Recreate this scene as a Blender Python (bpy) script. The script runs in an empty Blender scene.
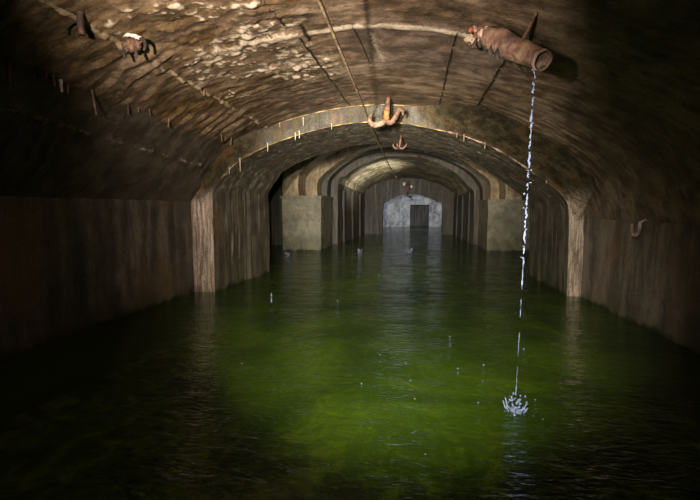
import bpy, bmesh, math, random
from mathutils import Vector, Matrix, noise

C = bpy.context.scene.collection
SK = 0.096                     # every cross wall of the vault stands slightly askew to its length
EYE = 1.3                      # camera height over the water


def K(x, d, z):
    return Vector((x, d + SK * x, z))


# ------------------------------------------------------------------ helpers
def tag(o, label=None, cat=None, group=None, kind=None):
    if label: o['label'] = label
    if cat: o['category'] = cat
    if group: o['group'] = group
    if kind: o['kind'] = kind
    return o


def link(name, me, mat=None, parent=None, smooth=True):
    o = bpy.data.objects.new(name, me)
    C.objects.link(o)
    if mat: me.materials.append(mat)
    if parent: o.parent = parent
    if smooth:
        for p in me.polygons: p.use_smooth = True
    return o


def obj(name, bm, mat=None, parent=None, smooth=True):
    bmesh.ops.recalc_face_normals(bm, faces=bm.faces)
    me = bpy.data.meshes.new(name)
    bm.to_mesh(me); bm.free()
    return link(name, me, mat, parent, smooth)


def empty(name, loc):
    o = bpy.data.objects.new(name, None)
    o.empty_display_size = .1
    C.objects.link(o); o.location = loc
    return o


def resample(pts, n, smooth=True):
    """Even points along a polyline (Catmull-Rom when smooth)."""
    P = [Vector((p[0], p[1], 0)) for p in pts]
    dense = []
    for i in range(len(P) - 1):
        p0 = P[max(i - 1, 0)]; p1 = P[i]; p2 = P[i + 1]; p3 = P[min(i + 2, len(P) - 1)]
        for k in range(12):
            t = k / 12
            if smooth:
                q = .5 * ((2 * p1) + (-p0 + p2) * t + (2 * p0 - 5 * p1 + 4 * p2 - p3) * t * t + (-p0 + 3 * p1 - 3 * p2 + p3) * t ** 3)
            else:
                q = p1.lerp(p2, t)
            dense.append(q)
    dense.append(P[-1])
    L = [0]
    for a, b in zip(dense, dense[1:]): L.append(L[-1] + (b - a).length)
    out = []; j = 0
    for i in range(n):
        s = L[-1] * i / (n - 1)
        while j < len(L) - 2 and L[j + 1] < s: j += 1
        t = (s - L[j]) / max(1e-9, L[j + 1] - L[j])
        q = dense[j].lerp(dense[j + 1], min(1, t))
        out.append((q.x, q.y))
    return out


def grid_mesh(rows, name='grid'):
    """rows: list of equally long lists of Vectors."""
    n = len(rows[0])
    vs = [v for r in rows for v in r]
    fs = [(i * n + j, i * n + j + 1, (i + 1) * n + j + 1, (i + 1) * n + j) for i in range(len(rows) - 1) for j in range(n - 1)]
    me = bpy.data.meshes.new(name)
    me.from_pydata([tuple(v) for v in vs], [], fs)
    return me


def sstep(a, b, x):
    t = min(1, max(0, (x - a) / (b - a)))
    return t * t * (3 - 2 * t)


def fbm(x, y, z=0, o=4):
    return noise.fractal(Vector((x, y, z)), 1.0, 2.0, o)


def solid(o, th):
    m = o.modifiers.new('thick', 'SOLIDIFY')
    m.thickness = th; m.offset = -1
    return o


def tube_bm(bm, pts, radii, seg=8, rough=0, seed=0, caps=True):
    pts = [Vector(p) for p in pts]
    if not isinstance(radii, (list, tuple)): radii = [radii] * len(pts)
    rings = []
    up = Vector((0.3, 0.2, 1)).normalized()
    for i, p in enumerate(pts):
        t = (pts[min(i + 1, len(pts) - 1)] - pts[max(i - 1, 0)]).normalized()
        u = up - t * up.dot(t)
        if u.length < .05: u = Vector((1, 0, 0)) - t * t.x
        u.normalize(); w = t.cross(u); up = u
        ring = []
        for k in range(seg):
            a = 2 * math.pi * k / seg
            r = radii[i]
            if rough: r *= 1 + rough * noise.noise(Vector((i * .9 + seed * 7.3, math.cos(a) * 1.2, math.sin(a) * 1.2)))
            ring.append(bm.verts.new(p + (u * math.cos(a) + w * math.sin(a)) * r))
        rings.append(ring)
    for a, b in zip(rings, rings[1:]):
        for k in range(seg):
            bm.faces.new((a[k], a[(k + 1) % seg], b[(k + 1) % seg], b[k]))
    if caps:
        bm.faces.new(rings[0][::-1]); bm.faces.new(rings[-1])
    return rings


def curve_pts(pts, n):
    P = [Vector(p) for p in pts]; out = []
    for k in range(n):
        s = (len(P) - 1) * k / (n - 1); i = min(int(s), len(P) - 2); t = s - i
        p0 = P[max(i - 1, 0)]; p1 = P[i]; p2 = P[i + 1]; p3 = P[min(i + 2, len(P) - 1)]
        out.append(.5 * ((2 * p1) + (-p0 + p2) * t + (2 * p0 - 5 * p1 + 4 * p2 - p3) * t * t + (-p0 + 3 * p1 - 3 * p2 + p3) * t ** 3))
    return out


def tube(name, pts, radii, mat, parent=None, seg=8, rough=0, seed=0, n=None):
    bm = bmesh.new()
    if n:
        m = len(pts)
        if isinstance(radii, (list, tuple)):
            rr = []
            for k in range(n):
                s = (m - 1) * k / (n - 1); i = min(int(s), m - 2); t = s - i
                rr.append(radii[i] * (1 - t) + radii[i + 1] * t)
            radii = rr
        pts = curve_pts(pts, n)
    tube_bm(bm, pts, radii, seg, rough, seed)
    return obj(name, bm, mat, parent)


def lump_bm(bm, c, r, rough=.4, seed=0, sub=2, scale=(1, 1, 1)):
    g = bmesh.ops.create_icosphere(bm, subdivisions=sub, radius=1)
    for v in g['verts']:
        n = v.co.normalized()
        k = 1 + rough * noise.noise(n * 1.9 + Vector((seed * 3.1, seed * 1.7, 0)))
        v.co = Vector(c) + Vector((n.x * scale[0], n.y * scale[1], n.z * scale[2])) * r * k


def box_bm(bm, lo, hi, cuts=0, jit=0, skew=True):
    """a box in (x, d, z), sides subdivided and slightly worn"""
    g = bmesh.ops.create_cube(bm, size=1)
    es = {e for v in g['verts'] for e in v.link_edges}
    bmesh.ops.bevel(bm, geom=list(es), offset=.02, segments=2, affect='EDGES', profile=.6)
    if cuts:
        bmesh.ops.subdivide_edges(bm, edges=list(bm.edges), cuts=cuts, use_grid_fill=True)
    for v in bm.verts:
        x, y, z = [lo[i] + (v.co[i] + .5) * (hi[i] - lo[i]) for i in range(3)]
        if jit:
            q = Vector((x, y, z))
            x += jit * fbm(q.x * 2, q.y * 2, q.z * 2); y += jit * fbm(q.x * 2 + 9, q.y * 2, q.z * 2); z += jit * .6 * fbm(q.x * 2, q.y * 2 + 9, q.z * 2)
        v.co = K(x, y, z) if skew else Vector((x, y, z))


# ------------------------------------------------------------------ materials
class NT:
    def __init__(s, name):
        s.m = bpy.data.materials.new(name); s.m.use_nodes = True
        s.t = s.m.node_tree; s.t.nodes.clear()
        s.out = s.t.nodes.new('ShaderNodeOutputMaterial')

    def n(s, typ, ins=None, **kw):
        nd = s.t.nodes.new('ShaderNode' + typ)
        for k, v in kw.items(): setattr(nd, k, v)
        for k, v in (ins or {}).items():
            sock = nd.inputs[k]
            if isinstance(v, bpy.types.NodeSocket): s.t.links.new(v, sock)
            else: sock.default_value = v
        return nd

    def pos(s): return s.n('NewGeometry').outputs['Position']

    def noise(s, vec, scale, detail=4, rough=.6, dist=0.0, stretch=None):
        if stretch:
            vec = s.n('Mapping', {'Vector': vec, 'Scale': stretch}).outputs[0]
        return s.n('TexNoise', {'Vector': vec, 'Scale': scale, 'Detail': detail, 'Roughness': rough, 'Distortion': dist}).outputs['Fac']

    def math(s, op, a, b=0.0, clamp=False):
        return s.n('Math', {0: a, 1: b}, operation=op, use_clamp=clamp).outputs[0]

    def rng(s, v, a, b, lo=0.0, hi=1.0):
        return s.n('MapRange', {'Value': v, 'From Min': a, 'From Max': b, 'To Min': lo, 'To Max': hi}, interpolation_type='SMOOTHSTEP').outputs[0]

    def mix(s, f, a, b, mode='MIX'):
        nd = s.n('Mix', data_type='RGBA', blend_type=mode, clamp_factor=True)
        for sock, v in ((nd.inputs['Factor'], f), (nd.inputs[6], a), (nd.inputs[7], b)):
            if isinstance(v, bpy.types.NodeSocket): s.t.links.new(v, sock)
            else: sock.default_value = v if isinstance(v, float) else (*v, 1)
        return nd.outputs[2]

    def ramp(s, f, stops):
        nd = s.n('ValToRGB', {'Fac': f}); cr = nd.color_ramp
        while len(cr.elements) < len(stops): cr.elements.new(.5)
        for e, (p, c) in zip(cr.elements, stops): e.position = p; e.color = (*c, 1)
        return nd.outputs[0]

    def bump(s, h, strength=.5, dist=.02, normal=None):
        i = {'Height': h, 'Strength': strength, 'Distance': dist}
        if normal: i['Normal'] = normal
        return s.n('Bump', i).outputs[0]

    def surf(s, sh): s.t.links.new(sh, s.out.inputs['Surface']); return s.m

    def principled(s, col, rough=.8, normal=None, **ins):
        i = {'Base Color': col if isinstance(col, bpy.types.NodeSocket) else (*col, 1), 'Roughness': rough}
        if normal: i['Normal'] = normal
        i.update(ins)
        return s.surf(s.n('BsdfPrincipled', i).outputs[0])


def concrete(name, cols, streak=(3, 3, .22), streak_amt=.6, deposit=(.45, .4, .32), dep_lo=.62, dep_hi=.78, dep_amt=.6,
             rust=(.16, .075, .025), rust_lo=.55, rust_amt=.5, rough=.62, bump=.55, tide=0.0, seed=0.0, grooves=None, attr=False, lime=False, con=.14):
    t = NT(name)
    p = t.pos()
    if seed: p = t.n('VectorMath', {0: p, 1: (seed, seed * 1.3, seed * .7)}, operation='ADD').outputs[0]
    big = t.noise(p, .9, 5, .6, .3)
    med = t.noise(p, 4.5, 6, .65)
    fine = t.noise(p, 38, 5, .7)
    st = t.noise(p, 2.2, 6, .65, .15, stretch=streak)
    st2 = t.noise(p, 6.5, 5, .7, .1, stretch=streak)
    v = t.math('ADD', t.math('MULTIPLY', big, .45), t.math('MULTIPLY', med, .55))
    v = t.math('ADD', t.math('MULTIPLY', v, 1 - streak_amt), t.math('MULTIPLY', t.math('ADD', t.math('MULTIPLY', st, .6), t.math('MULTIPLY', st2, .4)), streak_amt))
    col = t.ramp(t.rng(v, .5 - con, .5 + con), [(0, cols[0]), (.5, cols[1]), (1, cols[2])])
    rm = t.math('MULTIPLY', t.rng(t.noise(p, 1.3, 5, .6, .4, stretch=tuple(.5 + .5 * q for q in streak)), rust_lo, rust_lo + .13), rust_amt)
    col = t.mix(rm, col, rust)
    dm = t.math('MULTIPLY', t.rng(t.noise(p, 3.1, 7, .7, .3, stretch=streak), dep_lo, dep_hi), dep_amt)
    h = t.math('ADD', t.math('MULTIPLY', med, .5), t.math('ADD', t.math('MULTIPLY', fine, .42), t.math('MULTIPLY', st2, .25 if attr else .5)))
    if attr:
        a = t.n('Attribute', attribute_name='calcite').outputs['Fac']
        grain = t.noise(p, 26, 4, .7)
        am = t.rng(t.math('ADD', t.math('MULTIPLY', a, 1.25), t.math('SUBTRACT', t.math('MULTIPLY', grain, 1.0), .5)), .42, .8)
        b = t.n('Attribute', attribute_name='ochre').outputs['Fac']
        col = t.mix(t.math('MULTIPLY', b, .85), col, t.mix(t.rng(st2, .4, .62), (.022, .011, .004), (.155, .085, .022)))
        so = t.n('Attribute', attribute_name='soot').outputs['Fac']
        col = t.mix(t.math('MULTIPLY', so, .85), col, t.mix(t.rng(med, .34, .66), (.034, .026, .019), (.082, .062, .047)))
        w = t.n('Attribute', attribute_name='wet').outputs['Fac']
        col = t.mix(t.math('MULTIPLY', w, .8), col, t.mix(t.rng(med, .38, .6), (.10, .068, .048), (.26, .19, .15)))
        e = t.n('Attribute', attribute_name='crust').outputs['Fac']
        em = t.rng(t.math('ADD', e, t.math('SUBTRACT', t.math('MULTIPLY', t.noise(p, 17, 4, .7), 1.2), .6)), .45, .8)
        col = t.mix(t.math('MULTIPLY', em, .9), col, (.33, .25, .15))
        col = t.mix(t.math('MULTIPLY', am, .95), col, t.mix(grain, (.36, .27, .18), (.74, .63, .49)))
    col = t.mix(dm, col, deposit)
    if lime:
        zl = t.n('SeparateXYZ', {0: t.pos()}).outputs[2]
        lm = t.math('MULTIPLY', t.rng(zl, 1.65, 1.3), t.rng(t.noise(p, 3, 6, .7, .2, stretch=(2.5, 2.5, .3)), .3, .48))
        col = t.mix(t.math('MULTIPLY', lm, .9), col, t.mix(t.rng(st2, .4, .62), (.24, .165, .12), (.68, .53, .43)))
    col = t.mix(t.rng(fine, .5, .68, 0, .55), col, (.02, .014, .01))
    col = t.mix(t.rng(t.noise(p, 60, 3, .6), .56, .7, 0, .3), col, deposit)
    if tide:
        z = t.n('SeparateXYZ', {0: t.pos()}).outputs[2]
        zz = t.math('ADD', z, t.math('MULTIPLY', t.math('SUBTRACT', med, .5), .35))
        low = t.rng(zz, tide, tide - .25)
        col = t.mix(t.math('MULTIPLY', low, .6), col, t.mix(t.rng(st, .4, .6), (.05, .052, .028), (.15, .135, .07)))
        slime = t.rng(zz, .06, -.02)
        col = t.mix(slime, col, (.02, .022, .01))
    if grooves:
        sx = t.n('SeparateXYZ', {0: t.pos()})
        X, Y = sx.outputs[0], sx.outputs[1]
        wob = t.math('MULTIPLY', t.math('SUBTRACT', t.noise(t.pos(), 5, 3, .6), .5), .035)
        tot = None
        for (x0, y0, x1, y1, wd) in grooves:
            k = (x1 - x0) / (y1 - y0)
            dx = t.math('ABSOLUTE', t.math('ADD', t.math('SUBTRACT', t.math('SUBTRACT', X, x0), t.math('MULTIPLY', t.math('SUBTRACT', Y, y0), k)), wob))
            g = t.rng(dx, wd, wd * .35)
            g = t.math('MULTIPLY', g, t.math('MULTIPLY', t.rng(Y, y0 - .05, y0 + .05), t.rng(Y, y1 + .05, y1 - .05)))
            tot = g if tot is None else t.math('MAXIMUM', tot, g)
        tot = t.math('MULTIPLY', tot, t.rng(t.noise(t.pos(), 7, 3, .6), .3, .48))
        col = t.mix(t.math('MULTIPLY', tot, .95), col, (.012, .008, .006))
        h = t.math('SUBTRACT', h, t.math('MULTIPLY', tot, 1.2))
    nrm = t.bump(h, bump, .03)
    rg = t.rng(st, .35, .65, rough - .16, rough + .14)
    t.principled(col, rg, nrm)
    return t.m


def metal_rust(name, a, b, c, rough=.75, scale=18):
    t = NT(name); p = t.pos()
    n1 = t.noise(p, scale, 6, .7); n2 = t.noise(p, scale * .3, 4, .6)
    col = t.ramp(t.rng(t.math('ADD', t.math('MULTIPLY', n1, .5), t.math('MULTIPLY', n2, .5)), .36, .64), [(0, a), (.5, b), (1, c)])
    t.principled(col, rough, t.bump(n1, .8, .012))
    return t.m


CEIL_GROOVES = [(.79, 3.75, .80, 5.55, .016), (.337, 3.5, .347, 5.85, .011), (-.97, 3.5, -.905, 5.9, .012), (-1.07, 2.6, -1.02, 3.3, .016), (-.5, 3.4, -.45, 4.3, .007), (-.9, 3.3, -.9, 3.6, .02)]
M_ceil = concrete('vault concrete', [(.036, .023, .014), (.135, .088, .055), (.29, .205, .135)], streak=(.8, 3.0, .8), streak_amt=.4, dep_amt=.35,
                  deposit=(.34, .26, .15), rust=(.13, .075, .028), rough=.5, bump=.7, con=.095, grooves=CEIL_GROOVES, attr=True)
M_wallA = concrete('wall concrete', [(.035, .027, .021), (.1, .078, .06), (.23, .18, .14)], tide=.25, streak=(1.4, 1.0, .13), streak_amt=.72, con=.1, rust=(.15, .085, .035), rust_lo=.5, rust_amt=.65, deposit=(.3, .25, .2), dep_amt=.4)
M_arch = concrete('arch concrete', [(.034, .026, .017), (.085, .068, .046), (.17, .14, .1)], streak=(3, 3, .2), tide=.5, seed=3.7, con=.11, deposit=(.46, .4, .31), dep_lo=.54, dep_hi=.66, dep_amt=.75)
M_grey = concrete('grey vault concrete', [(.045, .046, .035), (.105, .104, .08), (.2, .195, .15)], streak=(.5, 4, .5), streak_amt=.6, seed=8.1, deposit=(.4, .38, .3), dep_amt=.45, rust=(.12, .085, .04), rust_amt=.35)
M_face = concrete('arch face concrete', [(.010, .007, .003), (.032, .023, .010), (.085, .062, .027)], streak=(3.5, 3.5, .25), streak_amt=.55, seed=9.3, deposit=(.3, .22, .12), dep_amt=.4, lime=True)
M_rib = concrete('ochre rib concrete', [(.13, .1, .055), (.33, .245, .135), (.56, .45, .29)], streak=(2, 2, .6), con=.11, seed=5.2, rust=(.26, .13, .045), deposit=(.5, .4, .28), dep_amt=.4)
M_pier = concrete('pier concrete', [(.08, .075, .05), (.17, .155, .105), (.28, .25, .175)], streak=(1.5, 1.5, .9), streak_amt=.3, tide=.55, seed=1.9)
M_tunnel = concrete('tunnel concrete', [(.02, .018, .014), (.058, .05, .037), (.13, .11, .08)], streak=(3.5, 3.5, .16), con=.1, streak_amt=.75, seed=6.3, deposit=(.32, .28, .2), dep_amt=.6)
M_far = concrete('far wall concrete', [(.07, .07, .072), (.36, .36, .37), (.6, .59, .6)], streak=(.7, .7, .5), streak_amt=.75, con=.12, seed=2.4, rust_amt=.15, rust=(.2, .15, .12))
M_patch = concrete('limed and lightened tunnel roof', [(.07, .06, .035), (.2, .175, .105), (.5, .43, .3)], streak=(.5, 2.2, .5), streak_amt=.4, con=.1, seed=7.7, rust=(.24, .12, .04), rust_lo=.56, deposit=(.6, .54, .42), dep_amt=.5)  # lime stain, with the flash-lit tone of the roof put into the colour
M_dimmed = concrete('dimmed end wall concrete', [(.014, .013, .011), (.034, .031, .026), (.07, .062, .05)], seed=4.4, dep_amt=.25, rust_amt=.2)  # shade put into the tone, countering lamp spill on end wall and pilasters
M_dark = concrete('black recess concrete', [(.005, .0045, .004), (.012, .011, .010), (.026, .023, .019)], seed=4.4, dep_amt=.2, rust_amt=.2)  # near-black tone stands in for the shade inside the doorway
M_rust = metal_rust('rusted iron', (.022, .01, .006), (.085, .04, .022), (.2, .11, .07))
M_rustpale = metal_rust('pale scaled iron', (.06, .03, .018), (.15, .085, .052), (.32, .21, .15))
M_pipe = metal_rust('scaled pipe iron', (.045, .022, .018), (.14, .076, .052), (.3, .175, .105), scale=14)
M_pipein = metal_rust('pipe lining scale', (.08, .042, .03), (.22, .13, .09), (.4, .28, .22), scale=22)
M_dirt = metal_rust('black scale', (.008, .006, .005), (.025, .017, .012), (.06, .04, .03))
M_calc = metal_rust('calcite', (.4, .31, .22), (.62, .53, .42), (.85, .8, .72), rough=.55, scale=22)
M_ycalc = metal_rust('yellow calcite', (.1, .06, .018), (.26, .17, .055), (.46, .34, .15), rough=.55, scale=13)
M_pcalc = metal_rust('rosy calcite', (.1, .05, .035), (.26, .15, .1), (.48, .34, .25), rough=.55, scale=15)
M_straw = metal_rust('straw lime', (.2, .15, .09), (.36, .29, .2), (.55, .48, .38), rough=.5, scale=22)
M_hook = metal_rust('dusty hook iron', (.12, .07, .05), (.3, .2, .15), (.5, .38, .3))
M_ocher = metal_rust('ochre rust', (.1, .045, .012), (.22, .11, .03), (.32, .18, .06))
M_orange = metal_rust('orange scale', (.14, .04, .015), (.33, .1, .035), (.45, .2, .09), scale=25)
M_wire = metal_rust('old wire', (.09, .055, .03), (.2, .13, .07), (.32, .23, .14))
M_porc = metal_rust('dirty porcelain', (.5, .45, .36), (.75, .7, .6), (.85, .82, .75), rough=.3)


def water_mat():
    t = NT('murky green water'); p = t.pos()
    big = t.noise(p, 1.4, 3, .5, .6, stretch=(1, 1.6, 1))
    r1 = t.noise(p, 5.0, 4, .55, .8, stretch=(1, 2.4, 1))
    r2 = t.noise(p, 16, 3, .5, .4, stretch=(1, 2.2, 1))
    h = t.math('ADD', t.math('MULTIPLY', big, .5), t.math('ADD', t.math('MULTIPLY', r1, .36), t.math('MULTIPLY', r2, .19)))
    nrm = t.bump(h, .9, .065)
    fres = t.n('Fresnel', {'IOR': 1.33, 'Normal': nrm}).outputs[0]
    gl = t.n('BsdfGlossy', {'Color': (.95, .97, 1, 1), 'Roughness': .03, 'Normal': nrm}).outputs[0]
    cl = t.noise(p, .9, 4, .55, .8)
    murk = t.n('BsdfDiffuse', {'Color': t.mix(t.rng(cl, .36, .64), (.036, .076, .004), (.078, .142, .005)), 'Normal': t.bump(h, .6, .08)}).outputs[0]
    tr = t.n('BsdfTransparent', {'Color': (.6, .76, .15, 1)}).outputs[0]
    body = t.n('MixShader', {0: .56, 1: murk, 2: tr}).outputs[0]
    return t.surf(t.n('MixShader', {0: fres, 1: body, 2: gl}).outputs[0])


def bed_mat():
    t = NT('green silt'); p = t.pos()
    a = t.noise(p, 1.9, 6, .6, .7); b = t.noise(p, 9, 5, .65)
    v = t.math('ADD', t.math('MULTIPLY', a, .75), t.math('MULTIPLY', b, .25))
    col = t.ramp(t.rng(v, .38, .64), [(0, (.02, .045, .006)), (.5, (.1, .15, .015)), (.8, (.34, .36, .05)), (1, (.6, .55, .12))])
    t.principled(col, .9, t.bump(b, .6, .05))
    return t.m


def stream_mat():
    t = NT('falling water')
    d = t.n('BsdfDiffuse', {'Color': (.36, .42, .66, 1)}).outputs[0]
    g = t.n('BsdfGlass', {'Color': (.93, .95, 1, 1), 'Roughness': .05, 'IOR': 1.33}).outputs[0]
    return t.surf(t.n('MixShader', {0: .45, 1: d, 2: g}).outputs[0])


M_water, M_bed, M_stream = water_mat(), bed_mat(), stream_mat()

# ------------------------------------------------------------------ setting: near vault
A = [(-3.33, 1.40), (-3.16, 1.57), (-2.9, 1.86), (-2.52, 2.25), (-2.06, 2.5), (-1.61, 2.64), (-1.06, 2.745), (-.55, 2.785), (-.08, 2.765), (.32, 2.71), (.8, 2.58),
     (1.37, 2.34), (1.94, 1.98), (2.28, 1.62), (2.48, 1.15)]
B = [(-3.03, -.8), (-3.0, .6), (-2.99, 1.42), (-2.93, 1.64), (-2.67, 1.92), (-2.46, 2.06), (-2.1, 2.23), (-1.58, 2.40), (-1.06, 2.51), (-.6, 2.545), (-.12, 2.515), (.22, 2.45), (.5, 2.39), (.83, 2.295),
     (1.23, 2.12), (1.55, 1.92), (1.89, 1.68), (2.15, 1.46), (2.24, 1.25), (2.27, .6), (2.3, -.8)]


def flare(x, d):
    """the near vault widens a little towards the camera"""
    k = max(0, 6 - d) / 6
    w = sstep(1.2, 2.9, abs(x + .45))
    return x + (-.33 if x < 0 else .2) * k * w


NU = 330
prof = resample(A, NU)
ds = [-2.2 + .22 * i for i in range(13)] + [.46 + .024 * i for i in range(int((6.0 - .46) / .024) + 1)] + [6.02]
rows, att = [], {'calcite': [], 'ochre': [], 'wet': [], 'crust': [], 'soot': []}
# longitudinal board joints on the haunch, where crumbs of lime have grown: x at the ring
CRUST = [(-2.11, 1), (-2.6, .35), (-2.9, .7), (1.43, .45)]
for d in ds:
    row = []
    fine = d > .4
    for j, (x, z) in enumerate(prof):
        X = flare(x, d)
        a = prof[max(j - 1, 0)]; b = prof[min(j + 1, NU - 1)]
        tx, tz = b[0] - a[0], b[1] - a[1]
        L = math.hypot(tx, tz); nx, nz = tz / L, -tx / L            # inward (downward) normal
        s = j / NU * 7.4
        y = d + SK * X
        disp = 0; cal = och = wet = cru = soo = 0
        if fine:
            left = sstep(-.7, -1.7, X) * sstep(-2.66, -2.56, X)
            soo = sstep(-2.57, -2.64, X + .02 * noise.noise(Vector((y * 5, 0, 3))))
            disp += .010 * fbm(s * 1.0, y * 3.2, 0, 5) + .004 * fbm(s * 4, y * 8, 4, 4)
            disp += -.012 * soo                                       # the flaking skin ends along the outer joint
            # flaking skin: overlapping scales whose edges run across the vault
            amp = sstep(-.25, .5, fbm(s * 1.1, y * 1.4, 7, 3)) * (.25 + .75 * left)
            q = y * 6.2 + 1.3 * fbm(s * .8, y * 1.1, 2, 4) + s * .5
            saw = q - math.floor(q)
            disp += .04 * amp * (1 - saw) ** 1.6
            disp += .014 * left * fbm(s * 5, y * 9, 11, 4)
            och = sstep(-1.0, -2.0, X) * sstep(-2.66, -2.56, X) * sstep(5.8, 4.2, y) * (.6 + .5 * noise.noise(Vector((s, y * 2, 2))))
            # popcorn lime around the crown's left shoulder
            zone = sstep(-2.3, -1.8, X) * sstep(-.5, -1.0, X) * sstep(2.0, 2.7, y) * sstep(5.1, 4.1, y)
            zone = max(zone * (.75 + .5 * fbm(s * 1.2 + 3, y * 1.3, 5, 3)), .55 * sstep(-.15, .3, fbm(s * 1.5, y * 2, 15, 3)) * sstep(-2.4, -2.0, X) * sstep(-.6, -1.1, X) * sstep(5.4, 4.4, y))
            v = noise.voronoi(Vector((s * 8 + .3 * fbm(s * 5, y * 5, 1), y * 13, 0)))[0][0]
            v2 = noise.voronoi(Vector((s * 17, y * 24, 3)))[0][0]
            pop = sstep(.55, .08, v) * sstep(.0, .4, zone)
            pop2 = sstep(.5, .1, v2) * sstep(.1, .5, zone)
            disp += .024 * pop * zone + .014 * pop2 * zone
            cal = 1.7 * zone * (.22 + .5 * sstep(.5, .1, v) + .42 * sstep(.5, .12, v2)) * sstep(-.7, .25, noise.noise(Vector((s * 1.7, y * 2.2, 9))) + .1)
            # the lime seam that runs across the vault
            seam = y - (3.46 + SK * x * .6 + .05 * fbm(s * 1.2, 3, 1, 3))
            sm = math.exp(-(seam / .055) ** 2) * sstep(-2.1, -1.6, x) * sstep(1.5, .6, x)
            disp += .016 * sm * (.6 + .6 * noise.noise(Vector((s * 7, y * 7, 3))))
            cal = max(cal, sm * (.62 + .35 * noise.noise(Vector((s * 2.3, y * 8, 6))) + .35 * math.exp(-((x + .3) / .28) ** 2)))
            # washed streak of white below the cable
            dr = math.exp(-((x + .34 + .03 * math.sin(y * 4)) / .05) ** 2) * sstep(3.3, 3.6, y) * sstep(4.6, 4.1, y)
            cal = max(cal, .5 * dr)
            wet = sstep(-.75, -.35, x + .2 * noise.noise(Vector((s * 2, y, 0)))) * sstep(1.2, .7, x) * sstep(3.3, 3.45, y) * sstep(4.55, 4.35, y)
            for (cx, am) in CRUST:
                q = am * math.exp(-((X - cx + .03 * noise.noise(Vector((y * 7, cx, 0)))) / (.026 + .014 * noise.noise(Vector((y * 11, cx, 5))))) ** 2)
                q *= sstep(-.45, .3, noise.noise(Vector((y * 4.5, cx * 5, 1))) + .25)
                cru = max(cru, q * .95); disp += .042 * q * max(0, .25 + 1.1 * noise.noise(Vector((y * 19, x * 22, 2))))
            # edge of the vault against the arch is furred with yellow lime
            cru = max(cru, .75 * sstep(5.93, 6.0, d) * sstep(-.3, .2, noise.noise(Vector((s * 3, 0, 4)))))
            fade = sstep(0, .12, s) * sstep(0, .12, 7.4 - s) * sstep(6.02, 5.9, d)
            disp = min(.06, disp) * fade
        row.append(K(X + nx * disp, d, z + nz * disp))
        for k_, v_ in zip(('calcite', 'ochre', 'wet', 'crust', 'soot'), (cal, och, wet, cru, soo)): att[k_].append(max(0, v_))
    rows.append(row)
me = grid_mesh(rows, 'ceiling')
for k_, vals in att.items():
    at = me.attributes.new(k_, 'FLOAT', 'POINT'); at.data.foreach_set('value', vals)
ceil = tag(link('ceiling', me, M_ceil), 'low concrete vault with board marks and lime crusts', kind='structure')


def wall_side(name, sgn, mat, top):
    rows = []
    for i in range(61):
        d = -2.2 + (6.02 + 2.2) * i / 60
        row = []
        for j in range(41):
            z = -.9 + (top + .9) * j / 40
            x0 = A[0][0] if sgn < 0 else A[-1][0]
            X = flare(x0, d)
            q = .018 * fbm(d * 1.3, z * 1.5, sgn * 5) * sstep(top, top - .15, z) * sstep(6.02, 5.9, d)
            X += -sgn * q + (.05 * sstep(.2, -.2, z) * sgn * 0)
            row.append(K(X, d, z))
        rows.append(row)
    return tag(link(name, grid_mesh(rows, name), mat), kind='structure')


wall_side('wall_left', -1, M_wallA, 1.40)
wall_side('wall_right', 1, M_wallA, 1.15)

# ------------------------------------------------------------------ the thick arch between the near vault and the next bay
NB = 200
pb = resample(B, NB)
outerA = resample([(-3.33, -.8), (-3.33, .6)] + A + [(2.48, .6), (2.48, -.8)], NB)
big8 = resample([(-5.2, -.8), (-5.2, 1.0), (-5.0, 2.6), (-3.2, 3.9), (-.5, 4.35), (2.4, 3.9), (4.4, 2.6), (4.6, 1.0), (4.6, -.8)], NB)


def at_d(p, d, far=False):
    return [K(x, d, z) for x, z in p]


def pinch(p, k):
    return [(x + (.15 * k if x < -2 else -.0 * k) * sstep(2.0, 1.2, z), z) for x, z in p]


rows = []
for k in range(9):                                    # face towards the camera
    t = k / 8
    row = []
    for a, b in zip(outerA, pb):
        fil = .75 * sstep(-.1, .9, a[0]) * sstep(1.2, 1.7, a[1]) + .3 * sstep(-1.9, -2.6, a[0]) * sstep(1.4, 1.9, a[1])
        q = (1 - t) ** 1.4
        row.append(K(a[0] * (1 - t) + b[0] * t, 6.015 - fil * q - .02 * math.sin(t * 3.14) * fbm(a[0] * 4, a[1] * 4, t), a[1] * (1 - t) + b[1] * t - .002))
    rows.append(row)
for k in range(1, 40):                                # soffit and jambs
    d = 6.015 + 1.95 * k / 39
    q = (d - 6.015) / 1.95
    row = []
    for j, (x, z) in enumerate(pb):
        step = .055 * sstep(7.12, 7.18, d) * (1 if x < -2 else 0) * sstep(2.05, 1.85, z)
        X = x + (.12 * q if x < -2 else .0) * sstep(2.2, 1.2, z) + step
        w = .012 * fbm(x * 2, d * 2.5, z * 2) * sstep(0, .1, q)
        row.append(K(X + w, d, z + w))
    rows.append(row)
last = [(v.x, v.z) for v in rows[-1]]
for k in range(1, 4):                                 # far face
    t = k / 3
    rows.append([K(a[0] * (1 - t) + b[0] * t, 7.975, a[1] * (1 - t) + b[1] * t) for a, b in zip(last, big8)])
fr, rows = rows[:9], rows[8:]
arch = tag(link('trim_1', grid_mesh(rows, 'trim_1'), M_arch, smooth=False), 'thick concrete arch across the vault with pale edges and tall jambs', kind='structure')

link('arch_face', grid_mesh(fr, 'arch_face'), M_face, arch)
# lime grown along its edges
def crust_edge(p, d, j0, j1, mat, r0, seed, name):
    bm = bmesh.new(); pts, rad = [], []
    for j in range(j0, j1):
        x, z = p[j]
        pts.append(K(x, d, z - .002))
        g = noise.noise(Vector((j * .35, seed, 0)))
        rad.append(max(.0008, r0 * (.45 + 1.5 * g)))
    tube_bm(bm, pts, rad, 6, .7, seed)
    return obj(name, bm, mat, arch)


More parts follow.
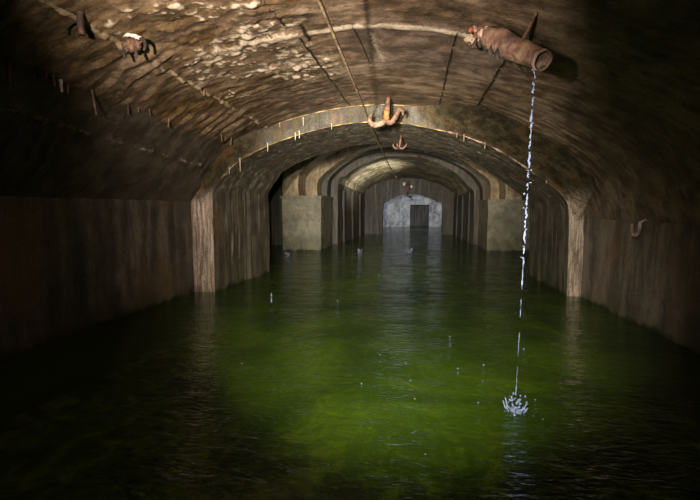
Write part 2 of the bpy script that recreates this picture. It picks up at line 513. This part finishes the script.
crust_edge(outerA, 6.0, 52, 108, M_ycalc, .013, 1, 'lime_crust')
crust_edge(pb, 6.01, 50, 122, M_ycalc, .010, 2, 'lime_crust')
crust_edge(pb, 6.01, 118, 146, M_pcalc, .016, 3, 'lime_crust')

# ------------------------------------------------------------------ high bay beyond the arch
R1 = [(-3.45, 1.6), (-3.45, 2.28), (-2.95, 2.8), (-2.36, 3.17), (-1.73, 3.4), (-.6, 3.54), (.5, 3.44), (1.4, 3.13), (2.25, 2.66), (2.6, 2.32), (2.76, 2.0), (2.76, 1.5)]
R2 = [(-3.07, 1.6), (-3.07, 2.18), (-2.53, 2.69), (-2.02, 3.01), (-1.5, 3.24), (-.6, 3.37), (.86, 3.13), (1.6, 2.8), (2.07, 2.47), (2.47, 2.1), (2.48, 1.5)]
R3 = [(-2.86, -.8), (-2.9, 1.0), (-2.9, 2.08), (-2.72, 2.45), (-2.2, 2.87), (-1.55, 3.17), (-.65, 3.26), (.57, 3.13), (1.72, 2.64), (2.22, 2.18), (2.38, 1.6), (2.38, -.8)]
D0 = [(-2.65, -.8), (-2.65, 2.1), (-2.4, 2.42), (-2.0, 2.72), (-1.25, 3.04), (-.65, 3.13), (.43, 3.03), (1.45, 2.58), (2.0, 2.05), (2.17, 1.6), (2.17, -.8)]
D1 = [(-2.3, -.8), (-2.3, 2.0), (-2.15, 2.2), (-1.8, 2.45), (-1.08, 2.68), (-.3, 2.75), (.5, 2.68), (1.3, 2.42), (1.85, 2.1), (2.0, 1.8), (2.0, -.8)]
END = [(-1.43, -.8), (-1.42, 1.33), (-1.2, 1.62), (-.84, 1.85), (-.36, 1.97), (.08, 1.985), (.52, 1.90), (.86, 1.79), (1.25, 1.58), (1.46, 1.36), (1.48, -.8)]


def offset(p, r):
    out = []
    for i, (x, z) in enumerate(p):
        a = p[max(0, i - 1)]; b = p[min(len(p) - 1, i + 1)]
        tx, tz = b[0] - a[0], b[1] - a[1]; L = math.hypot(tx, tz)
        out.append((x - tz / L * r, z + tx / L * r))
    return out


def ring(name, inner, outer, d0, d1, mat, label, n=90):
    i_, o_ = resample(inner, n), resample(outer, n)
    rows = []
    for k in range(4):
        t = k / 3; rows.append([K(a[0] * (1 - t) + b[0] * t, d0, a[1] * (1 - t) + b[1] * t) for a, b in zip(o_, i_)])
    for k in range(1, 5):
        rows.append([K(x, d0 + (d1 - d0) * k / 4, z) for x, z in i_])
    for k in range(1, 4):
        t = k / 3; rows.append([K(a[0] * (1 - t) + b[0] * t, d1, a[1] * (1 - t) + b[1] * t) for a, b in zip(i_, o_)])
    for k in range(1, 4):
        rows.append([K(x, d1 + (d0 - d1) * k / 3, z) for x, z in o_])
    for r in rows:
        for v in r:
            w = .012 * fbm(v.x * 2, v.y * 2, v.z * 2)
            v.x += w; v.z += w
    return tag(link(name, grid_mesh(rows, name), mat, smooth=False), label, kind='structure')


# bay shell
cs = resample([(-5.2, -.8), (-5.2, 1.0), (-5.0, 2.4), (-4.2, 3.2), (-2.6, 3.85), (-.5, 4.1), (2.0, 3.85), (3.6, 3.2), (4.4, 2.4), (4.6, 1.0), (4.6, -.8)], 90)
rows = [[K(x + .01 * fbm(x, d, z), d, z + .02 * fbm(x * 2, d * 2, z)) for x, z in cs] for d in [7.97 + .2 * i for i in range(34)]]
tag(link('ceiling_bay', grid_mesh(rows, 'ceiling_bay'), M_grey), 'grey vault and side walls of the bay beyond the arch', kind='structure')

ring('trim_2', R1, offset(R1, .5), 12.42, 13.3, M_rib, 'outer stepped rib of the inner arch')
ring('trim_3', R2, offset(R2, .8), 13.3, 14.0, M_rib, 'middle stepped rib of the inner arch')
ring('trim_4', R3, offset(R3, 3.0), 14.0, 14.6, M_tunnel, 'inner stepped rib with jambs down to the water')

for nm, lo, hi, lab in (('concrete_pier', (-3.95, 12.25, -.8), (-2.74, 13.95, 1.665), 'square concrete pier under the ribs on the dark passage side'),
                        ('concrete_pier', (2.24, 12.25, -.8), (3.9, 13.95, 1.545), 'square concrete pier under the ribs behind the falling water')):
    bm = bmesh.new(); box_bm(bm, lo, hi, 5, .012)
    pr = tag(obj(nm, bm, M_pier, smooth=False), lab, kind='structure')
    bm = bmesh.new(); box_bm(bm, (lo[0] - .03, lo[1] - .06, hi[2] - .085), (hi[0] + .03, hi[1], hi[2] + .012), 4, .01); obj('cap_course', bm, M_pier, pr, False)

# inner tunnel
a_, b_ = resample(D0, 110), resample(D1, 110)
rows = []
for k in range(60):
    t = k / 59; d = 14.6 + 5.4 * t
    r = []
    for a, b in zip(a_, b_):
        x = a[0] * (1 - t) + b[0] * t; z = a[1] * (1 - t) + b[1] * t
        w = .02 * fbm(x * 1.5, d * 1.2, z * 1.5)
        r.append(K(x + w, d, z + w))
    rows.append(r)
face = [[K(x0 * (1 - s) + x1 * s, 14.6, z0 * (1 - s) + z1 * s) for (x0, z0), (x1, z1) in zip(resample(offset(D0, .8), 110), a_)] for s in (0, .5)]
jl = next(j for j, p in enumerate(a_) if p[1] > 2.1); jr = len(a_) - 1 - next(j for j, p in enumerate(reversed(a_)) if p[1] > 1.9)
tag(link('ceiling_tunnel', grid_mesh([r[jl:jr + 1] for r in rows], 'ceiling_tunnel'), M_patch, smooth=False), 'narrowing tunnel vault stained with lime and lightened as if lit', kind='structure')
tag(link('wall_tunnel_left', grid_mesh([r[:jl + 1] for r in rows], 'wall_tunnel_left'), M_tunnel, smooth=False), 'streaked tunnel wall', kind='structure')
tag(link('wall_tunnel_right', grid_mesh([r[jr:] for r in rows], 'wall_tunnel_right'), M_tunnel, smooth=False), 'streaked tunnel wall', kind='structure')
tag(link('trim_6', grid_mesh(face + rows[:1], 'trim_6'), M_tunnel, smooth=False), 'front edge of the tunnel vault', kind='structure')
for k, d in enumerate((15.4, 17.0, 18.6)):
    for sx in (-1, 1):
        t = (d - 14.6) / 5.4
        xw = (-2.65 + .35 * t) if sx < 0 else (2.17 - .17 * t)
        bm = bmesh.new()
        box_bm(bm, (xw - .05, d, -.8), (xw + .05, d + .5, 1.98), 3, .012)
        tag(obj('trim_5', bm, M_dimmed, smooth=False), 'shallow pilaster on the tunnel side wall', kind='structure')

ring('wall_back', END, resample([(-3.4, -.8), (-3.4, 1.5), (-2.9, 2.6), (-1.2, 3.3), (0, 3.4), (1.4, 3.2), (2.8, 2.6), (3.2, 1.5), (3.2, -.8)], 40), 20.0, 20.4, M_dimmed,
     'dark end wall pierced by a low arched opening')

# last chamber, lit cold
bm = bmesh.new()
def quad(bm, *vs): bm.faces.new([bm.verts.new(v) for v in vs])
x0, x1, y0, y1, zc = -3.4, 3.2, 20.4, 28.3, 2.35
quad(bm, K(x0, y0, -.8), K(x0, y1, -.8), K(x0, y1, zc), K(x0, y0, zc))
quad(bm, K(x1, y0, -.8), K(x1, y0, zc), K(x1, y1, zc), K(x1, y1, -.8))
quad(bm, K(x0, y0, zc), K(x0, y1, zc), K(x1, y1, zc), K(x1, y0, zc))
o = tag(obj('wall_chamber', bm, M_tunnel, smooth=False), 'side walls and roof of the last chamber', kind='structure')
# far wall with its doorway, 0.4 thick
bm = bmesh.new()
for lo, hi in (((-3.4, 28.3, -.8), (-.13, 28.7, 2.35)), ((1.17, 28.3, -.8), (3.2, 28.7, 2.35)), ((-.13, 28.3, 1.52), (1.17, 28.7, 2.35))):
    b2 = bmesh.new(); box_bm(b2, lo, hi, 0, 0)
    tmp = bpy.data.meshes.new('tmp'); b2.to_mesh(tmp); b2.free(); bm.from_mesh(tmp); bpy.data.meshes.remove(tmp)
fw = tag(obj('wall_far', bm, M_far, smooth=False), 'pale far wall around a dark doorway', kind='structure')
bm = bmesh.new(); box_bm(bm, (-.85, 28.12, -.8), (-.6, 28.31, 1.5), 2, .01); obj('pilaster', bm, M_far, fw, False)
bm = bmesh.new(); box_bm(bm, (-3.3, 28.14, -.3), (-.16, 28.31, .12), 2, .02); obj('ledge', bm, M_far, fw, False)
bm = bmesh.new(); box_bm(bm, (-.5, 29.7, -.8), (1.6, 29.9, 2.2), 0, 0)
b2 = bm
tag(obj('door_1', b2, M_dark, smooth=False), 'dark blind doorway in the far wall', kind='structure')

# ------------------------------------------------------------------ bed and water
rows = []
for i in range(90):
    y = -2 + 31.5 * (i / 89) ** 1.6
    rows.append([Vector((-5.4 + 10.4 * j / 60, y, -.62 + .1 * fbm((-5.4 + 10.4 * j / 60) * .8, y * .8, 3) + .03 * fbm(j * .5, y * 3, 1))) for j in range(61)])
tag(link('floor', grid_mesh(rows, 'floor'), M_bed), 'green silt bed under the water', kind='structure')

rows = []
SPL = Vector((.66, 2.6, 0))
for i in range(260):
    y = -2 + 32 * (i / 259) ** 2.0
    row = []
    for j in range(150):
        x = -5.3 + 10 * j / 149
        z = .004 * fbm(x * 1.6, y * 2.6, 0, 3)
        r = math.hypot(x - SPL.x, y - SPL.y)
        z += .005 * math.exp(-r * 2.6) * math.sin(r * 32)
        row.append(Vector((x, y, z)))
    rows.append(row)
tag(link('water', grid_mesh(rows, 'water'), M_water), 'still green flood water covering the tunnel floor', kind='structure')

# ------------------------------------------------------------------ things
from mathutils.bvhtree import BVHTree
def bvh_of(o):
    return BVHTree.FromPolygons([v.co.copy() for v in o.data.vertices], [tuple(p.vertices) for p in o.data.polygons])


CEIL, ARCH = bvh_of(ceil), bvh_of(arch)


def roof(x, y, tree=CEIL, z0=1.35):
    """the underside of the vault (or arch) straight above a point"""
    h = tree.ray_cast(Vector((x, y, z0)), Vector((0, 0, 1)))[0]
    return h.z if h else 2.5


# the rusted pipe in the right of the vault
base, mouth = Vector((.49, 3.40, 2.66)), Vector((.79, 2.76, 2.215))
ax = (mouth - base).normalized()
pipe = empty('drain_pipe', base)
tag(pipe, 'rust-scaled iron pipe stub jutting from the vault and pouring water', 'pipe')


def child(o, root):
    o.parent = root; o.matrix_parent_inverse = Matrix.Translation(root.location).inverted(); return o


u = ax.cross(Vector((0, 0, 1))).normalized(); w_ = ax.cross(u)


def revolve(name, prof, mat, root, rough=0, seg=40, seed=0, arc=(0, 1)):
    bm = bmesh.new(); rr = []
    for s, r in prof:
        ring = []
        for k in range(seg):
            a = 2 * math.pi * k / seg
            q = 1 + rough * fbm(s * 7 + seed, math.cos(a) * 1.6, math.sin(a) * 1.6, 4)
            ring.append(bm.verts.new(base + ax * s + (u * math.cos(a) + w_ * math.sin(a)) * r * q))
        rr.append(ring)
    for a, b in zip(rr, rr[1:]):
        for k in range(seg): bm.faces.new((a[k], a[(k + 1) % seg], b[(k + 1) % seg], b[k]))
    bm.faces.new(rr[0][::-1]); bm.faces.new(rr[-1])
    return child(obj(name, bm, mat), root)


L = (mouth - base).length
body = [(.05 + (L - .05) * i / 30, .064 + .022 * math.exp(-((i / 30 - .38) / .24) ** 2) + .003 * math.sin(i * .9) * sstep(1, .5, i / 30)) for i in range(31)]
body = [(s, r) for s, r in body] + [(L, .058), (L - .012, .053), (L - .46, .05), (L - .47, .0)]
revolve('barrel', [(.02, .02)] + body[:-1] + [(L - .47, .01)], M_pipe, pipe, .16)
revolve('rim', [(L - .03, .0655), (L - .004, .068), (L + .006, .065), (L + .006, .056), (L - .02, .0525), (L - .44, .047), (L - .442, .004)], M_pipein, pipe, .05)
bm = bmesh.new(); random.seed(4)
for k in range(26):
    s = random.uniform(-.02, .16); a = random.uniform(0, 6.28); r = .05 + .04 * (1 - s / .2) * random.random()
    lump_bm(bm, base + ax * s + (u * math.cos(a) + w_ * math.sin(a)) * r, random.uniform(.014, .03), .8, k, 2)
child(obj('root_crust', bm, M_pcalc), pipe)
bm = bmesh.new()
lump_bm(bm, base + ax * .07 - Vector((.095, .05, -.02)), .022, .7, 9, 2)
child(obj('orange_scale', bm, M_orange), pipe)
bm = bmesh.new()
lump_bm(bm, base + Vector((-.075, -.01, -.05)), .03, .8, 15, 2); lump_bm(bm, base + Vector((-.04, -.06, -.085)), .022, .8, 19, 2)
child(obj('white_scale', bm, M_straw), pipe)
bm = bmesh.new()
for k in range(7):
    if k in (2, 5): continue
    p0 = base + ax * (.08 + .05 * k + .03 * random.random()) - Vector((.045, .045, .065)) + Vector((random.uniform(-.01, .01),) * 3)
    tube_bm(bm, [p0 + Vector((0, 0, .03)), p0 + Vector((-.02, 0, -.01)), p0 + Vector((-.012, -.01, -.03 - .03 * random.random()))], [.012, .016, .005], 7, .9, k)
child(obj('hanging_scale', bm, M_dirt), pipe)

# rod behind it
zr = roof(.80, 2.93)
tube('iron_rod', [(.765, 3.16, 2.50), (.775, 3.05, 2.53), (.787, 2.93, zr - .005)], [.014, .013, .009], M_rust, seg=8, rough=.5, n=9)
tag(bpy.data.objects['iron_rod'], 'short rusty rod slanting from the vault behind the pouring pipe', 'rod')

# water falling from the pipe
random.seed(11)
bm = bmesh.new()
top = mouth + ax * .0 - w_ * .0
p0 = Vector((.735, 2.715, 2.15)); p1 = Vector((.68, 2.6, .0))


def fall(z):
    t = (p0.z - z) / p0.z
    return Vector((p0.x + (p1.x - p0.x) * t ** .6, p0.y + (p1.y - p0.y) * t ** .5, z))


z = p0.z
while z > .15:
    ln = random.uniform(.03, .10) if z > .95 else random.uniform(.06, .2)
    thick = .0062 if z > 1.75 else (.0058 if z > 1.5 else .0044)
    if 1.5 > z > 1.05: thick = .0055
    if z < .75: thick = .0022
    n = 7; pts = []; rad = []
    for k in range(n):
        q = fall(max(.108, z - ln * k / (n - 1)))
        jt = .0025 if z > .95 else .0006
        pts.append(q + Vector((random.gauss(0, jt), random.gauss(0, jt), 0)))
        rad.append(thick * (.25 + random.random() * 1.1) * (.35 if k in (0, n - 1) else 1))
    tube_bm(bm, pts, rad, 7, .5, int(z * 99))
    for _ in range(2):
        if random.random() < (.6 if z > .95 else .12):
            lump_bm(bm, fall(z) + Vector((random.gauss(0, .011), random.gauss(0, .011), 0)), random.uniform(.003, .007), .3, int(z * 50), 1)
    z -= ln + (random.uniform(.0, .03) if z > .95 else random.uniform(.02, .10))
tube_bm(bm, [fall(.17), fall(.13), fall(.098)], [.0012, .0024, .0012], 7, .3, 3)
tag(obj('falling_water', bm, M_stream), 'thin broken stream of water falling from the iron pipe', 'water stream')

bm = bmesh.new(); random.seed(5)
for k in range(34):
    a = random.uniform(0, 6.28); r = min(.075, abs(random.gauss(.045, .02))); h = random.uniform(.0, .085) * (1.2 if r < .07 else .6)
    q = p1 + Vector((math.cos(a) * r, math.sin(a) * r, h))
    s = random.uniform(.003, .0085)
    lump_bm(bm, q, s, .5, k, 1, (1, 1, random.uniform(1, 1.9)))
for k in range(9):
    a = k * .7 + .2; r = .05
    b0 = p1 + Vector((math.cos(a) * r, math.sin(a) * r, -.004))
    hh = random.uniform(.2, 1.1)
    tube_bm(bm, [b0, b0 + Vector((math.cos(a) * .012, math.sin(a) * .012, .02 * hh)), b0 + Vector((math.cos(a) * .026, math.sin(a) * .026, .06 * hh))], [.008, .005, .003], 6, .5, k)
lump_bm(bm, p1, .03, .3, 3, 2, (1.3, 1.3, .35))
tag(obj('water_splash', bm, M_stream), 'crown of droplets where the stream hits the green water', 'splash')

# the old wire under the crown
pw = [(-.43, -1.5, 2.28), (-.47, 1.0, 2.345), (-.523, 2.9, 2.42), (-.59, 5, 2.50), (-.625, 6.2, 2.523), (-.62, 8.2, 2.47), (-.60, 11, 2.40), (-.60, 14, 2.42), (-.66, 17.5, 2.58), (-.68, 19.8, 2.70)]
tag(tube('wire', pw, .0105, M_wire, seg=7, rough=.25, n=160), 'long rusty wire running under the crown of the vault', 'wire')

# double hook at the crown in front of the arch
hk = empty('ceiling_hook', (-.35, 5.55, 2.78)); tag(hk, 'big double rusty hook hanging at the crown before the arch', 'hook')
zt = roof(-.34, 5.55)
child(tube('shank', [(-.335, 5.55, zt + .0), (-.345, 5.55, 2.68), (-.36, 5.55, 2.58), (-.365, 5.55, 2.47)], [.02, .034, .05, .042], M_rust, seg=10, rough=.5, n=12), hk)
child(tube('hook_arm', [(-.37, 5.53, 2.47), (-.42, 5.51, 2.43), (-.50, 5.50, 2.405), (-.565, 5.5, 2.43), (-.58, 5.5, 2.49), (-.56, 5.5, 2.55)], [.034, .036, .036, .033, .028, .013], M_rustpale, seg=10, rough=.4, seed=2, n=22), hk)
child(tube('hook_arm', [(-.36, 5.53, 2.46), (-.31, 5.51, 2.435), (-.26, 5.5, 2.46), (-.225, 5.5, 2.53), (-.19, 5.5, 2.59), (-.145, 5.5, 2.585), (-.135, 5.5, 2.52)], [.034, .036, .036, .034, .034, .03, .014], M_rust, seg=10, rough=.4, seed=4, n=24), hk)
bm = bmesh.new(); lump_bm(bm, (-.36, 5.52, 2.53), .058, .5, 3, 2, (.8, .8, 1.3)); child(obj('rust_boss', bm, M_ocher), hk)

h2 = empty('grapple_hook', (-.2, 7.0, 2.5)); tag(h2, 'smaller three-pronged dark hook under the arch soffit', 'hook')
zt = roof(-.2, 7.0, ARCH, 1.5)
child(tube('shank', [(-.2, 7.0, zt), (-.215, 7.0, 2.42), (-.24, 7.0, 2.31)], [.017, .018, .02], M_rust, seg=8, rough=.4, n=8), h2)
child(tube('prong', [(-.235, 7.0, 2.32), (-.29, 7, 2.31), (-.33, 7, 2.345), (-.335, 7, 2.39)], [.019, .018, .015, .007], M_rust, seg=8, rough=.4, n=10), h2)
child(tube('prong', [(-.235, 7.0, 2.32), (-.18, 7, 2.305), (-.13, 7, 2.34), (-.105, 7, 2.395)], [.019, .018, .015, .007], M_rust, seg=8, rough=.4, seed=3, n=10), h2)
child(tube('prong', [(-.238, 7.0, 2.32), (-.25, 6.95, 2.30), (-.26, 6.9, 2.33), (-.262, 6.885, 2.38)], [.019, .018, .015, .007], M_rust, seg=8, rough=.4, seed=5, n=10), h2)

# fitting with two insulators on the far end wall
ins = empty('insulator_bracket', (-.2, 19.97, 2.4)); tag(ins, 'rusty bracket with two white insulators above the far opening', 'bracket')
bm = bmesh.new(); box_bm(bm, (-.26, 19.9, 2.02), (-.14, 19.985, 2.62), 2, .012); child(obj('plate', bm, M_rust, smooth=False), ins)
for (x, z, s) in ((-.39, 2.46, .085), (-.035, 2.33, .075)):
    child(tube('arm', [(-.2, 19.88, z - .06), (x * .5 - .1, 19.8, z - .08), (x, 19.76, z - .06)], .022, M_rust, ins and None, 7, .3, n=6), ins)
    bm = bmesh.new(); lump_bm(bm, (x, 19.74, z), s, .12, 2, 2, (.85, .85, 1.15)); lump_bm(bm, (x, 19.74, z - s * .75), s * .8, .1, 3, 2, (1, 1, .4)); child(obj('insulator', bm, M_porc), ins)
child(tube('drooping_strap', [(-.2, 19.86, 2.1), (-.24, 19.8, 1.95), (-.15, 19.8, 1.84), (-.02, 19.82, 1.86)], [.03, .045, .04, .02], M_rust, None, 8, .6, n=12), ins)

# hook in the right wall
wh = empty('wall_hook', (2.58, 4.78, 1.15)); tag(wh, 'small rusty hook bent out of the dark right-hand wall', 'hook')
child(tube('stem', [(2.6, 4.848, 1.202), (2.51, 4.805, 1.17), (2.47, 4.82, 1.142)], [.010, .012, .017], M_hook, None, 8, .3, n=8), wh)
child(tube('bend', [(2.47, 4.82, 1.142), (2.46, 4.801, 1.072), (2.46, 4.833, 1.015), (2.455, 4.89, 0.995), (2.45, 4.938, 1.042), (2.45, 4.928, 1.121)], [.017, .02, .022, .024, .024, .014], M_hook, None, 9, .3, seed=3, n=22), wh)

# row of rusted pins along the long joint of the left haunch
PIN = [(-2.632, 2.36, .13, .009, 'long thin iron pin at the dark outer end of the joint'),
       (-2.600, 2.545, .045, .011, 'stubby iron pin, the first of the tight cluster of five'),
       (-2.592, 2.60, .055, .010, 'stubby iron pin, the second of the tight cluster of five'),
       (-2.600, 2.665, .075, .012, 'dark iron pin in the middle of the tight cluster of five'),
       (-2.605, 2.735, .085, .012, 'pale lime-tipped iron pin of the tight cluster of five'),
       (-2.625, 2.82, .065, .011, 'iron pin at the end of the tight cluster of five'),
       (-2.585, 3.01, .20, .009, 'longest iron pin of the row, hanging alone past the cluster'),
       (-2.594, 3.44, .085, .010, 'iron pin midway along the joint after the long one'),
       (-2.575, 3.56, .045, .008, 'tiny iron pin between two longer ones on the joint'),
       (-2.563, 3.70, .055, .008, 'short iron pin just before the last of the row'),
       (-2.563, 4.02, .09, .011, 'last iron pin of the long joint before bare concrete'),
       (-2.107, 3.93, .065, .015, 'thick rusty pin on the upper joint among lime crumbs'),
       (-2.50, 5.08, .10, .011, 'dark iron pin near the arch, outer one of a pair'),
       (-2.49, 5.36, .11, .012, 'pale iron pin near the arch, inner one of a pair')]
for i, (x, y, ln, r, lab) in enumerate(PIN):
    z = roof(x, y) + .012
    lean = .12 * ln * math.sin(i * 2.3)
    o = tube('iron_pin', [(x, y, z), (x + lean * .4, y, z - ln * .5), (x + lean, y + .2 * lean, z - ln - .012)], [r * 1.25, r, r * .7], M_calc if 'lime-tipped' in lab else (M_rustpale if 'pale' in lab or 'longest' in lab else M_rust), None, 7, .5, seed=i, n=9)
    tag(o, lab, 'iron pin', 'rusted pins along the vault joints')

# stub and clamp high on the left
z = roof(-2.06, 2.34)
st = empty('pipe_stub', (-2.06, 2.34, z)); tag(st, 'dark red iron stub hanging from the vault by the lime joint', 'iron stub')
child(tube('stub', [(-2.06, 2.34, z + .02), (-2.06, 2.34, z - .06), (-2.055, 2.34, z - .13)], [.02, .021, .018], M_rust, None, 10, .35, n=9), st)
child(tube('side_wire', [(-2.07, 2.34, z - .05), (-2.12, 2.345, z - .055), (-2.17, 2.35, z - .08), (-2.19, 2.35, z - .11)], [.007, .007, .007, .005], M_dirt, None, 6, .4, n=8), st)

z = roof(-2.0, 2.74)
cl = empty('rusty_clamp', (-2.0, 2.74, z)); tag(cl, 'corroded iron clamp with white lime cap on the vault', 'clamp')
bm = bmesh.new(); random.seed(8)
for k in range(15):
    lump_bm(bm, (-2.07 + .0105 * k * .8 + random.gauss(0, .006), 2.735 + random.gauss(0, .008), z - .045 - .045 * ((k * 7) % 5) / 4), random.uniform(.016, .027), .7, k, 2)
child(obj('plate', bm, M_rust), cl)
child(tube('strap', [(-2.09, 2.72, z - .03), (-2.06, 2.71, z - .005), (-1.99, 2.70, z - .012), (-1.93, 2.71, z - .03), (-1.90, 2.72, z - .05)], [.008, .015, .011, .016, .007], M_calc, None, 9, .9, n=22), cl)
for x in (-2.06, -1.965):
    child(tube('leg', [(x, 2.72, z - .09), (x + .004, 2.715, z - .13), (x + .012, 2.71, z - .165)], [.013, .012, .008], M_dirt, None, 7, .5, n=7), cl)
child(tube('loop', [(-1.92, 2.71, z - .04), (-1.89, 2.705, z - .05), (-1.875, 2.70, z - .09), (-1.89, 2.70, z - .125)], [.012, .013, .012, .008], M_dirt, None, 8, .5, n=10), cl)

# straws of lime along the lips of the arch: (x, d, z of the lip, length, r, where)
STR = [(-2.715, 1.895, .09, .008, 'low on the dark jamb side'), (-2.55, 2.01, .17, .010, 'a long one on the steep shoulder'),
       (-2.13, 2.23, .10, .010, 'single, below the yellow upper lip'), (-1.715, 2.375, .085, .009, 'first of a close pair'),
       (-1.655, 2.395, .075, .009, 'second of a close pair'), (-1.18, 2.495, .05, .007, 'small, under the yellowest lime'),
       (.62, 2.37, .06, .011, 'on the rosy crust, first of three'), (.72, 2.335, .085, .012, 'on the rosy crust, second of three'),
       (1.02, 2.22, .075, .012, 'on the rosy crust, third of three'), (1.9, 1.69, .05, .008, 'alone past the falling water')]
for i, (x, z, ln, r, lab) in enumerate(STR):
    q = K(x, 6.0, z + .03)
    o = tube('lime_straw', [q, q + Vector((.003, 0, -ln * .5)), q + Vector((0, 0, -ln - .03))], [r * 1.3, r, r * .6], M_straw if x < 0 else M_pcalc, None, 7, .4, seed=i + 20, n=8)
    tag(o, 'lime straw on the arch lip, ' + lab, 'stalactite', 'lime straws along the arch')
UP = [(-1.585, 2.60, .13, 'long'), (-1.93, 2.52, .07, 'short')]
for i, (x, z, ln, lab) in enumerate(UP):
    q = K(x, 5.97, z + .02)
    o = tube('lime_straw', [q, q + Vector((0, -.004, -ln * .5)), q + Vector((.004, 0, -ln))], [.012, .009, .005], M_straw, None, 7, .4, seed=i + 40, n=8)
    tag(o, lab + ' lime straw on the yellow upper edge of the arch', 'stalactite', 'lime straws along the arch')

# drips and flecks
for i, (x, y, z, ln, lab) in enumerate([(-1.85, 5.06, .03, .075, 'bright drip falling close to the water before the jamb'), (-1.85, 5.06, .115, .05, 'upper drip falling above the brighter one by the jamb')]):
    o = tube('water_drip', [(x, y, z + ln), (x, y, z + ln * .4), (x, y, z)], [.004, .011, .006], M_stream, None, 7, .3, n=8)
    tag(o, lab, 'water drip')
for i, (x, y, lab) in enumerate([(-3.32, 10.43, 'small white splash before the pier in the dark passage'), (-1.51, 11.72, 'small white splash below the tunnel mouth, away from the doorway'), (-.04, 11.95, 'small white splash in line with the dark far doorway')]):
    bm = bmesh.new(); random.seed(i + 60)
    for k in range(6):
        lump_bm(bm, (x + random.gauss(0, .05), y + random.gauss(0, .05), .02 + .07 * random.random()), random.uniform(.014, .03), .4, k, 1)
    lump_bm(bm, (x, y, 0), .05, .3, 1, 1, (1.5, 1.5, .4))
    tag(obj('drip_splash', bm, M_stream), lab, 'splash')
FL = [(-1.01, 5.43), (-0.26, 3.44), (-0.03, 3.27), (0.39, 3.23), (0.4, 4.05), (0.93, 7.0), (-0.62, 7.71), (-0.22, 6.92), (-1.39, 3.06), (-0.35, 2.83), (0.04, 2.65), (0.09, 2.03), (-0.4, 1.87), (0.01, 2.94), (0.61, 3.34), (0.46, 2.66), (1.04, 3.78), (.85, 2.76), (.82, 2.5)]
for i, (x, y) in enumerate(FL):
    bm = bmesh.new(); lump_bm(bm, (x, y, .004), .0042 * min(2.0, max(1.0, y * .42)), .4, i, 1, (1.3, 1, .8))
    tag(obj('foam_fleck', bm, M_stream), 'tiny white fleck floating on the green water', 'foam fleck', 'white flecks scattered on the water')

# ------------------------------------------------------------------ light
def spot(name, loc, target, power, angle, blend, col, radius):
    l = bpy.data.lights.new(name, 'SPOT'); l.energy = power; l.color = col
    l.spot_size = math.radians(angle); l.spot_blend = blend; l.shadow_soft_size = radius
    o = bpy.data.objects.new(name, l); C.objects.link(o); o.location = loc
    o.rotation_euler = (Vector(target) - Vector(loc)).to_track_quat('-Z', 'Y').to_euler()
    return o


spot('ceiling_torch', (-.78, -.1, 1.58), (-.82, 4.2, 2.64), 1850, 66, 1.0, (1, .87, .73), .05)
spot('wall_fill', (-.5, -.1, 1.4), (-2.5, 7.0, 1.25), 480, 48, 1.0, (1, .88, .74), .06)  # added fill that lifts the left wall and jamb
spot('water_torch', (-.2, .3, 1.7), (-.02, 6.6, 0), 1450, 70, 1.0, (1, .96, .8), .06)
spot('rib_fill', (-.62, 0, 1.78), (-.5, 12, 1.5), 4600, 36, .9, (1, .92, .76), .05)  # added spot strengthening the flash on the ribs and piers
spot('far_torch', (.3, 21.6, 1.8), (0, 28.3, .9), 620, 100, .8, (.78, .86, 1), .1)
spot('tunnel_fill', (.5, 14.6, .8), (-1.7, 16.4, 2.75), 900, 62, 1.0, (1, .93, .8), .15)  # unseen lamp added inside the tunnel to brighten its roof
spot('bay_fill', (-.3, 12.7, .7), (-.35, 13.0, 3.6), 60, 150, 1.0, (.78, .92, 1), .2)  # weak unseen fill added under the rib soffits

w = bpy.data.worlds.new('cave'); bpy.context.scene.world = w; w.use_nodes = True
w.node_tree.nodes['Background'].inputs[0].default_value = (.5, .55, .6, 1)
w.node_tree.nodes['Background'].inputs[1].default_value = .0005

# ------------------------------------------------------------------ camera: heading a little left of the vault's axis, tipped down
cam = bpy.data.cameras.new('camera'); co = bpy.data.objects.new('camera', cam); C.objects.link(co)
cam.sensor_width = 36; cam.lens = 400 * 36 / 700; cam.clip_start = .05
co.location = (0, 0, EYE)
th = math.atan(42 / 400); ps = math.atan(62 / 400 * math.cos(th))
co.rotation_euler = (math.pi / 2 - th, 0, ps)
sc = bpy.context.scene
sc.camera = co
sc.view_settings.view_transform = 'Standard'; sc.view_settings.look = 'None'
sc.view_settings.gamma = 1; sc.view_settings.use_curve_mapping = False; sc.view_settings.exposure = 0
